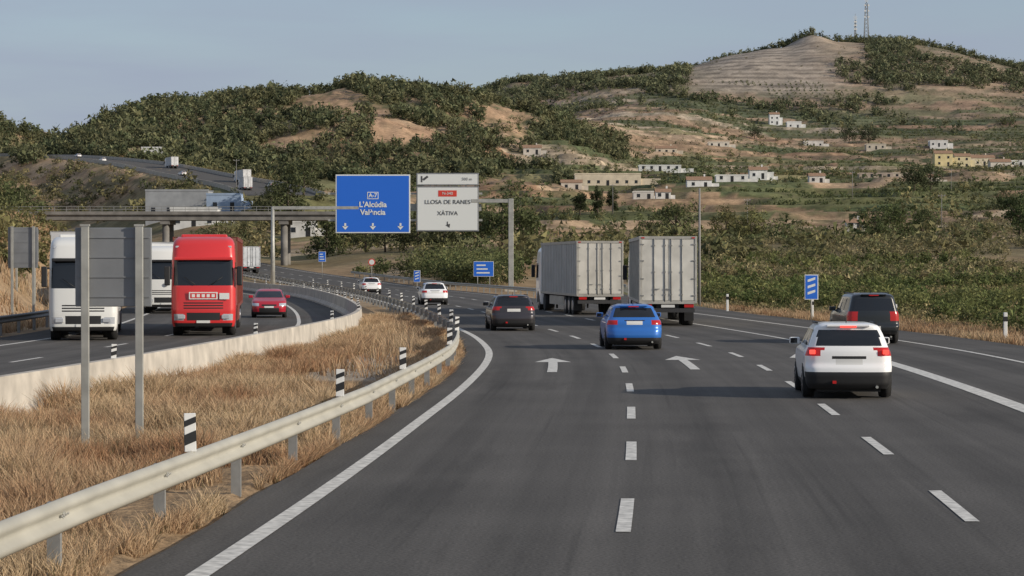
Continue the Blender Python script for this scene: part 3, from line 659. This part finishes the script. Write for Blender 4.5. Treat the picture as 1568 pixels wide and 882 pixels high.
HS=[(930,930,26,10,4.4,(.62,.53,.40),'flat',1),(1070,860,9,6,3.,(.7,.7,.68),'gable',1),(1160,930,7,6,3.4,(.7,.7,.68),'gable',1),(1172,955,6,6,3,(.66,.65,.62),'flat',1),(985,800,7,5,2.6,(.58,.55,.5),'flat',1),(1015,790,5,5,2.6,(.64,.63,.6),'gable',1),
    (1443,1180,9,7,6.5,(.66,.55,.30),'gable',2),(1472,1200,8,7,6,(.66,.57,.36),'gable',2),(1530,1150,10,7,4,(.62,.56,.48),'gable',1),(1436,1450,11,7,3.4,(.6,.6,.58),'flat',1),(1245,1480,12,7,3.4,(.6,.57,.53),'flat',1),(1185,1640,7,7,7,(.70,.70,.68),'gable',2),(1215,1630,10,7,4,(.64,.64,.62),'flat',1),(815,1050,8,6,3,(.54,.5,.44),'gable',1),(1340,1440,12,7,3,(.5,.44,.36),'flat',1),(1308,560,4,3,2.2,(.54,.52,.5),'gable',1),(1020,1240,11,6,3,(.55,.48,.38),'gable',1),
    (1010,1010,18,6,2.2,(.62,.62,.6),'flat',1),(1120,880,12,5,2.2,(.64,.63,.6),'flat',1),(1500,1210,14,7,4,(.62,.55,.42),'gable',1),(1555,1180,16,6,2.6,(.66,.64,.6),'flat',1),(1250,900,6,5,3,(.6,.58,.54),'gable',1),(1380,1020,9,5,2.4,(.5,.42,.33),'flat',1),(875,900,8,5,3,(.56,.5,.42),'gable',1),(1100,1350,12,6,2.6,(.6,.55,.47),'flat',1),(1340,980,14,5,2.2,(.40,.33,.27),'flat',1),(1420,900,9,5,2.6,(.52,.48,.42),'gable',1)]
IND=[(275,640,17,10,6.5,(.30,.31,.32),'flat',1),(300,600,12,8,4.5,(.58,.58,.56),'flat',1),(345,620,9,7,4,(.30,.38,.5),'flat',1),(462,560,7,5,3.2,(.58,.57,.54),'flat',1),(235,980,9,6,4,(.66,.66,.64),'flat',1)]
for (u,y,w,d,h,col,ro,st) in HS: house('farmhouse',at(u,y),y,w,d,h,col,ro,storeys=st)
for (u,y,w,d,h,col,ro,st) in IND: house('industrial_shed',at(u,y),y,w,d,h,col,ro,storeys=st)
def mast(name,x,y,h,w):
    z=Hs(x,y)-1; mb=MB(); mm=m_post
    for sx_ in(-1,1):
        for sy_ in(-1,1): mb.cyl((sx_*w,sy_*w,0),(sx_*w*.4,sy_*w*.4,h*.8),.26,.2,mm,5)
    n=12
    for k in range(n):
        za=h*.8*k/n; zb2=h*.8*(k+1)/n; wa=w*(1-.6*k/n); wb2=w*(1-.6*(k+1)/n)
        for s_ in(-1,1):
            mb.cyl((-wa,s_*wa,za),(wb2,s_*wb2,zb2),.11,.11,mm,4); mb.cyl((wa,s_*wa,za),(-wb2,s_*wb2,zb2),.11,.11,mm,4); mb.cyl((s_*wa,-wa,za),(s_*wb2,wb2,zb2),.11,.11,mm,4)
    mb.cyl((0,0,h*.8),(0,0,h),.3,.15,mm,6)
    for zz in(.55,.66,.76):
        for a in(-1,1): mb.cyl((a*w*.7,-w,h*zz),(a*w*.7,-w-.5,h*zz),.8,.8,m_white,10)
    for a in(-1.2,0,1.2): mb.box(a-.2,a+.2,-.9,-.6,h*.82,h*.92,m_white)
    mb.build(name,loc=(x,y,z))
mast('telecom_mast',at(1326,2120),2120,50,2.3); mast('telecom_mast',at(1309,2120),2120,31,1.0)
# ------------------------------------------------------------------ vegetation
GAIN=np.array([1.38,1.30,1.22])
m_leaf=attr_mat('foliage',.85,0,trans=.25); m_grass=attr_mat('dry_grass_blades',.95,0,trans=.3,spec=.1); m_bark=new_mat('bark',(.10,.075,.055),.95,noise=.3)
def leaves(name,cen,rad,n,size,cols,seed=1,mat=None,parent=None,clumps=6):
    r=np.random.default_rng(seed); N=len(cen)
    if N==0: return
    cen=np.asarray(cen,float); rad=np.asarray(rad,float); cols=np.asarray(cols,float)*GAIN
    cl=r.normal(size=(N,clumps,3)); cl/=np.linalg.norm(cl,axis=2)[:,:,None]; cl*=r.uniform(.25,.72,(N,clumps,1)); cbr=r.uniform(.7,1.35,(N,clumps))
    which=r.integers(0,clumps,(N,n)); d=r.normal(size=(N,n,3)); d/=np.linalg.norm(d,axis=2)[:,:,None]; rr=r.uniform(0,1,(N,n,1))**.45
    base=np.take_along_axis(cl,which[:,:,None].repeat(3,2),1)+d*rr*.48
    p=cen[:,None,:]+base*rad[:,None,:]
    sz=np.asarray(size,float); sz=(sz if sz.ndim else np.full(N,sz))[:,None,None,None]
    tri=p[:,:,None,:]+r.normal(size=(N,n,3,3))*sz*.62
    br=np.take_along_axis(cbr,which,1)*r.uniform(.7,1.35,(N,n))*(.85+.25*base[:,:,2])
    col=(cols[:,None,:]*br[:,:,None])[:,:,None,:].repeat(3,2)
    V=tri.reshape(-1,3); Fc=np.arange(len(V)).reshape(-1,3); Cc=col.reshape(-1,3)
    return np_mesh(name,V,Fc,Cc,mat or m_leaf,parent)
def greens(N,a=(.060,.080,.030),b=(.115,.125,.050),seed=3):
    r=np.random.default_rng(seed); t=r.uniform(0,1,(N,1)); return np.array(a)*(1-t)+np.array(b)*t
def scatter(N,y0,y1,u0,u1,seed,pw=1.0):
    r=np.random.default_rng(seed); y=y0+(y1-y0)*r.uniform(0,1,N)**pw; u=r.uniform(u0,u1,N); return (u-784)/F*y,y,u,r
def offroad_mask(x,y,m=3):
    c=(x<LE(y)-m)|((x>RE(y)+m)&~((x>RL(y)-m)&(x<RR(y)+m)&(y<335)))
    return c|(y>740)
def farmask(x,y,rad=16):
    ok=np.ones(len(x),bool)
    for p in far: ok&=((x-p[0])**2+(y-p[1])**2)>rad**2
    return ok
def clearhouses(x,y):
    ok=np.ones(len(x),bool)
    for (u,yy,w,d,*_) in HS+IND: ok&=~((np.abs(x-at(u,yy))<w*.5+4)&(y>yy-45)&(y<yy+d))
    return ok
x,y,u,r=scatter(9000,900,1290,-160,960,11)
dens=fbm(x/45,y/70,31,4)+.35*(fbm(x/17,y/25,36,3)-.5); keep=(dens<.53+.05*(u<300)+.06*(y>1130))&farmask(x,y)&clearhouses(x,y)&(r.uniform(0,1,len(x))<.85)&((u<760)|(fbm(x/50,y/60,77,3)<.5))
x,y=x[keep],y[keep]; N=len(x); hh=np.random.default_rng(5).uniform(1.6,4.9,N)
cc=greens(N,(.060,.078,.042),(.125,.128,.070),12)*(.75+.5*fbm(x/30,y/30,78,3))[:,None]  # greyer, bluer greens: distance haze painted into the leaf colour
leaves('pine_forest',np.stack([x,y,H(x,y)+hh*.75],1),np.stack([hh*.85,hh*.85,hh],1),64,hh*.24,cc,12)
inq=lambda u,y:(((u-1168)/112)**4<1)&(y>1735)&(y<2092)
x,y,u,r=scatter(10500,1600,2190,640,1680,21,.7)
f=fbm(x/55,y/70,41,4)+.3*(fbm(x/18,y/25,42,3)-.5); q2=(abs(u-1290)<36)&(y>1900)&(y<2080)
keep=((f<.49)|(y>2060))&~inq(u,y)&~q2&((y>1800)|(f<.42)); x,y=x[keep],y[keep]; N=len(x); hh=np.random.default_rng(6).uniform(2.0,5.4,N)
leaves('pine_forest',np.stack([x,y,H(x,y)+hh*.7],1),np.stack([hh,hh,hh],1),50,hh*.27,greens(N,(.070,.088,.050),(.13,.137,.080),4),22)  # far ridge greens lifted paler, haze painted into the leaf colour
x,y,u,r=scatter(12000,850,2130,-100,1680,23,.8)
keep=farmask(x,y)&clearhouses(x,y)&(fbm(x/14,y/20,83,3)>.50)&(~inq(u,y)|(r.uniform(0,1,len(x))<.10)); x,y=x[keep],y[keep]; N=len(x); hh=r.uniform(.6,1.7,N)
leaves('hillside_shrubs',np.stack([x,y,H(x,y)+hh*.5],1),np.stack([hh*1.5,hh*1.3,hh],1),18,hh*.42,greens(N,(.075,.085,.05),(.17,.155,.09),14),24,clumps=3)
x,y,u,r=scatter(6500,330,1650,-100,1680,31,1.15)
f=fbm(x/40,y/60,51,4); keep=offroad_mask(x,y,8)&farmask(x,y)&clearhouses(x,y)&(f>.50)&(r.uniform(0,1,len(x))<.7); x,y=x[keep],y[keep]; N=len(x); hh=r.uniform(.6,1.6,N)+r.uniform(0,1,N)**4*2.6
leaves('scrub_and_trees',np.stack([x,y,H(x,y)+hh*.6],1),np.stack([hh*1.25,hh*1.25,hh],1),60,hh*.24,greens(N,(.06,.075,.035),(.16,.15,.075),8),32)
# scrub on banks of the distant motorway, left
x,y,u,r=scatter(2600,470,960,-60,430,33); keep=offroad_mask(x,y,7)&farmask(x,y,15)&clearhouses(x,y)&(fbm(x/12,y/20,34,3)>.43); x,y=x[keep],y[keep]; N=len(x); hh=r.uniform(.5,1.5,N)+r.uniform(0,1,N)**3*2.2
leaves('bank_scrub',np.stack([x,y,H(x,y)+hh*.6],1),np.stack([hh*1.3,hh*1.2,hh],1),60,hh*.24,greens(N,(.06,.072,.035),(.17,.15,.08),35),35)
pts=[]
for k in range(K):
    if kp[k] in(2,3,5,9) and abs(at(1180,sy[k])-sx[k])<.16*sy[k] and 430<sy[k]<1850:
        for a in np.arange(-44,44,4.6):
            for b in np.arange(-18,18,6.0): pts.append((sx[k]+a+rng.uniform(-.6,.6),sy[k]+b+rng.uniform(-.3,.3),k))
P=np.array(pts); fn_=fbm(P[:,0]/12,P[:,1]/16,22,4); fx_=P[:,0]+12*(fn_-.5); fy_=P[:,1]+24*(fn_-.5)
D=((fx_[:,None]-sx)/2.6)**2+(fy_[:,None]-sy)**2; own=D.argmin(1)==P[:,2]; P=P[own]; P=P[(784+P[:,0]/P[:,1]*F>760)]; P=P[clearhouses(P[:,0],P[:,1])]; N=len(P)
hh=rng.uniform(.9,1.5,N); leaves('orchard_rows',np.stack([P[:,0],P[:,1],H(P[:,0],P[:,1])+hh*.7],1),np.stack([hh*1.15,hh*1.0,hh*.85],1),22,hh*.38,greens(N,(.055,.075,.032),(.095,.11,.05),9),42)
pts=[]
for a in np.arange(78,345,4.4):
    x0=float(RE(a))+4.2
    if 100<a<335: x0=max(x0,float(RR(a))+3.5)
    for b in np.arange(x0,x0+.30*a+30,3.4): pts.append((b+rng.uniform(-.5,.5),a+rng.uniform(-.5,.5)))
P=np.array(pts); uu=784+P[:,0]/P[:,1]*F; P=P[(uu<1700)]
fr=fbm(P[:,0]/14,P[:,1]/30,61,3); P=P[fr<.56]; N=len(P); hh=rng.uniform(.45,1.1,N)
g_=greens(N,(.060,.085,.030),(.14,.15,.062),19)*(.7+.6*fbm(P[:,0]/9,P[:,1]/14,62,3))[:,None]
nearm=P[:,1]<170
for nm,msk,nn,ss in(('citrus_orchard',nearm,420,.11),('citrus_orchard',~nearm,150,.2)):
    q=P[msk]; h_=hh[msk]; leaves(nm,np.stack([q[:,0],q[:,1],H(q[:,0],q[:,1])+h_*.8],1),np.stack([h_*1.35,h_*1.35,h_],1),nn,ss,g_[msk],52,clumps=9)
x,y,u,r=scatter(5200,75,330,1060,1700,63); keep=(x>RE(y)+3.0)&(x>RR(y)*(y>100)+2.0); x,y=x[keep],y[keep]; N=len(x); hh=r.uniform(.15,.5,N)
leaves('verge_weeds',np.stack([x,y,H(x,y)+hh*.5],1),np.stack([hh*2,hh*2,hh],1),40,.10,greens(N,(.07,.085,.035),(.26,.21,.12),15),64)
x,y,u,r=scatter(2400,250,560,760,1680,71); keep=offroad_mask(x,y,5)&(fbm(x/20,y/30,73,3)>.46); x,y=x[keep],y[keep]; N=len(x); hh=r.uniform(.5,1.4,N)
leaves('olive_scrub',np.stack([x,y,H(x,y)+hh*.6],1),np.stack([hh*1.4,hh*1.4,hh],1),90,hh*.2,greens(N,(.08,.09,.045),(.21,.185,.105),10),72)
pts=[]
for k in range(100):
    yk=rng.uniform(262,330); lo=float(E(yk))+17; pts.append((rng.uniform(lo,max(lo+3,0)),yk))
P=np.array(pts); keep=~((P[:,0]>RL(P[:,1])-3)&(P[:,0]<RR(P[:,1])+2)); P=P[keep]; N=len(P); hh=rng.uniform(1.2,2.6,N)
leaves('roadside_hedge',np.stack([P[:,0],P[:,1],H(P[:,0],P[:,1])+hh*.8],1),np.stack([hh*1.2,hh*1.2,hh],1),260,.22,greens(N,(.05,.07,.028),(.11,.12,.055),12),81,clumps=9)
def tree(name,x,y,h,w,seed,col=(.065,.085,.032),n=1900,leaf=None):
    z=Hs(x,y)-.2; e=empty(name,(x,y,z)); r=np.random.default_rng(seed); mb=MB(); tr=h*.03
    mb.cyl((0,0,0),(.1*r.normal(),0,h*.45),tr,tr*.6,m_bark,8); C_=[]
    for k in range(8):
        a=k*.8+r.uniform(-.3,.3); zz=h*(r.uniform(.3,.45) if k%2 else r.uniform(.5,.72)); p1=(math.cos(a)*w*r.uniform(.2,.33),math.sin(a)*w*.3,zz); mb.cyl((0,0,zz*.6),p1,tr*.45,tr*.15,m_bark,6); C_.append(p1)
    C_.append((0,0,h*.8)); mb.cyl((0,0,h*.42),(0,0,h*.8),tr*.6,tr*.2,m_bark,6); mb.build('trunk_and_limbs',e)
    C_=np.array(C_); N=len(C_); rd=np.stack([np.full(N,w*.27)*r.uniform(.8,1.25,N),np.full(N,w*.27),np.full(N,h*.24)*r.uniform(.8,1.2,N)],1)
    leaves('crown',C_,rd,n//N,leaf or h*.036,np.array(col)*r.uniform(.8,1.25,(N,1)),seed,parent=e,clumps=7)
sd=200
for (u,yv,h,w,nm,col) in [(1035,470,9.5,11,'pine_tree',(.075,.09,.04)),(1000,500,7,8,'pine_tree',(.065,.08,.035)),(1112,480,8,8,'broadleaf_tree',(.11,.11,.05)),(1150,455,7.5,8,'broadleaf_tree',(.11,.115,.05)),(1340,450,7,7,'pine_tree',(.06,.08,.035)),(1378,455,8,9,'pine_tree',(.065,.085,.035)),(1412,460,6.5,7,'pine_tree',(.06,.08,.035)),(1562,430,9,8,'pine_tree',(.05,.07,.03)),(1400,800,11,11,'pine_tree',(.055,.068,.035)),(1425,810,11,10,'pine_tree',(.055,.068,.035)),(1540,700,8,8,'pine_tree',(.06,.075,.035)),
    (770,420,11,11,'pine_tree',(.055,.068,.03)),(795,430,10,9,'pine_tree',(.055,.07,.03)),(735,440,9,9,'pine_tree',(.06,.075,.03)),(500,460,10,10,'pine_tree',(.055,.068,.03)),(525,470,9,10,'pine_tree',(.055,.068,.03)),(640,430,8,9,'pine_tree',(.06,.07,.033)),(680,420,7,9,'pine_tree',(.06,.07,.033)),(590,430,7,9,'pine_tree',(.06,.07,.033)),(560,450,8,9,'pine_tree',(.06,.07,.033)),
    (888,700,8,4.5,'cypress_tree',(.045,.058,.028)),(915,700,9,4.5,'cypress_tree',(.045,.058,.028)),(938,705,8,4.5,'cypress_tree',(.045,.058,.028)),(415,600,12,12,'pine_tree',(.06,.072,.035)),(440,610,14,13,'pine_tree',(.06,.072,.035)),(465,630,11,11,'pine_tree',(.06,.072,.035)),(15,420,11,12,'pine_tree',(.065,.08,.035)),(35,560,14,15,'pine_tree',(.062,.075,.035)),(5,640,15,16,'pine_tree',(.06,.072,.033)),(1330,1500,14,16,'pine_tree',(.05,.062,.035)),(1300,1490,13,14,'pine_tree',(.05,.062,.035)),(1155,1500,10,12,'pine_tree',(.05,.062,.035))]:
    sd+=1; tree(nm,at(u,yv),yv,h,w,sd,col)
def grass(name,x,y,h,w,cols,seed,lean=.35):
    r=np.random.default_rng(seed); N=len(x); z=H(x,y)-.02; a=r.uniform(0,2*np.pi,N); dx=np.cos(a)*w; dy=np.sin(a)*w
    lx=r.normal(size=N)*lean*h-.08*h; ly=r.normal(size=N)*lean*h
    b1=np.stack([x-dx,y-dy,z],1); b2=np.stack([x+dx,y+dy,z],1)
    m1=np.stack([x+dx*.6+lx*.4,y+dy*.6+ly*.4,z+h*.6],1); m2=np.stack([x-dx*.6+lx*.4,y-dy*.6+ly*.4,z+h*.6],1); t=np.stack([x+lx,y+ly,z+h],1)
    t2=t+np.stack([dx*.25,dy*.25,0*dx],1)
    V=np.stack([b1,b2,m1,m2,t2,t],1).reshape(-1,3); i=np.arange(N)*6
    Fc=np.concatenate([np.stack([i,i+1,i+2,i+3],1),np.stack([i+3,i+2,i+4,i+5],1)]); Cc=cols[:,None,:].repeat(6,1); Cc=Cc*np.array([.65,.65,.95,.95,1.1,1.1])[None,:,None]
    np_mesh(name,V,Fc,Cc.reshape(-1,3),m_grass)
def strawcol(N,x,y,seed):
    r=np.random.default_rng(seed); t=np.clip(fbm(x/1.8,y/3,91,3)*1.4-.2+r.normal(size=N)*.15,0,1)[:,None]
    c=np.array([.40,.225,.125])*(1-t)+np.array([.64,.49,.31])*t; c*=r.uniform(.7,1.15,(N,1)); br=(r.uniform(0,1,N)<.08)[:,None]; return np.where(br,np.array([.18,.15,.08]),c)
r=np.random.default_rng(91); N=360000
y=8+(118-8)*r.uniform(0,1,N)**1.25; a=r.uniform(0,1,N); x=(B(y)+.35)+(gx(y)-B(y)-.45)*a
cl=fbm(x/.9,y/1.4,93,3); cov=fbm(x/3.5,y/9,94,3)
path=(y>56)&(a>.38)&(a<.8); keep=(cl>.32)&(cov>.28)&~(path&(r.uniform(0,1,N)<.96)); x,y,cl,cov,a=x[keep],y[keep],cl[keep],cov[keep],a[keep]
hh=(.10+.85*np.clip(cl-.32,0,1)+.2*r.uniform(0,1,len(x)))*np.where(a>.8,.7,1.)*(.5+.9*cov)
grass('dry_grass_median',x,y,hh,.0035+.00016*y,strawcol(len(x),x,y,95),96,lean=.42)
N=90000; y=6+(95-6)*r.uniform(0,1,N)**1.1; a=r.uniform(0,1,N); x=gx(y)+(E(y)-.80-gx(y))*a; keep=fbm(x/.6,y/1.,97,3)>.40+.2*a; x,y,a=x[keep],y[keep],a[keep]
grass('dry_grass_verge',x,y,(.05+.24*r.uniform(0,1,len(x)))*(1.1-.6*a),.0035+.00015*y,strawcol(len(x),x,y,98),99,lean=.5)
N=45000; y=60+(190-60)*r.uniform(0,1,N); a=r.uniform(0,1,N)**1.3; x=RE(y)+.2+a*4.5; keep=~((x>RL(y))&(x<RR(y)+.5)&(y>104))&(fbm(x/1.5,y/2,101,3)>.42); x,y=x[keep],y[keep]
grass('dry_grass_verge',x,y,.08+.28*r.uniform(0,1,len(x)),.018+0*x,strawcol(len(x),x,y,102)*.92,103)
N=50000; y=50+(300-50)*r.uniform(0,1,N); x=LE(y)-1-r.uniform(0,1,N)**1.2*18; keep=fbm(x/2,y/3,105,3)>.42; x,y=x[keep],y[keep]
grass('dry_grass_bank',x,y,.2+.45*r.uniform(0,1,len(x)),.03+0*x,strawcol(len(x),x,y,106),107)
x,y,u,r2=scatter(260,120,420,-150,240,111); keep=offroad_mask(x,y,6); x,y=x[keep],y[keep]; N=len(x); hh=r2.uniform(.5,1.6,N)
leaves('bank_bushes',np.stack([x,y,H(x,y)+hh*.6],1),np.stack([hh*1.3,hh*1.3,hh],1),160,.2,greens(N,(.07,.08,.035),(.16,.145,.07),13),112)
# ------------------------------------------------------------------ light, sky, camera
EL=math.radians(20); AZ=math.atan2(1,-.42)
sd_=Vector((math.sin(AZ)*math.cos(EL),math.cos(AZ)*math.cos(EL),math.sin(EL)))
L=bpy.data.lights.new('sun','SUN'); L.energy=4.4; L.angle=math.radians(.8); L.color=(1,.90,.76); lo=bpy.data.objects.new('sun',L); lo.rotation_euler=sd_.to_track_quat('Z','Y').to_euler(); lo.location=(50,-20,60); link(lo)
W=bpy.data.worlds.new('World'); scene.world=W; W.use_nodes=True; nt=W.node_tree; bg=nt.nodes['Background']; bg.inputs['Strength'].default_value=.125
sk=nt.nodes.new('ShaderNodeTexSky'); sk.sky_type='NISHITA'; sk.sun_disc=False; sk.sun_elevation=EL; sk.sun_rotation=AZ; sk.air_density=1.0; sk.dust_density=1.0; sk.ozone_density=2
tc=nt.nodes.new('ShaderNodeTexCoord'); mp=nt.nodes.new('ShaderNodeMapping'); mp.inputs['Scale'].default_value=(3,3,22)
nz=nt.nodes.new('ShaderNodeTexNoise'); nz.inputs['Scale'].default_value=1.8; nz.inputs['Detail'].default_value=6
nt.links.new(tc.outputs['Generated'],mp.inputs[0]); nt.links.new(mp.outputs[0],nz.inputs['Vector'])
mr=nt.nodes.new('ShaderNodeMapRange'); mr.inputs[1].default_value=.32; mr.inputs[2].default_value=.70; mr.inputs[3].default_value=.50; mr.inputs[4].default_value=.95; nt.links.new(nz.outputs['Fac'],mr.inputs[0])
mx=nt.nodes.new('ShaderNodeMixRGB'); mx.inputs[2].default_value=(2.75,3.15,4.0,1); nt.links.new(mr.outputs[0],mx.inputs[0]); nt.links.new(sk.outputs[0],mx.inputs[1]); nt.links.new(mx.outputs[0],bg.inputs['Color'])
cam=bpy.data.cameras.new('camera'); cam.sensor_width=36; cam.lens=36*F/1568; cam.clip_end=12000; cam.clip_start=.1
co=bpy.data.objects.new('camera',cam); co.location=(0,0,CAMH); co.rotation_euler=(math.radians(90)-math.atan(39/F),0,0); link(co); scene.camera=co
scene.view_settings.view_transform='Standard'; scene.view_settings.look='None'; scene.view_settings.exposure=0
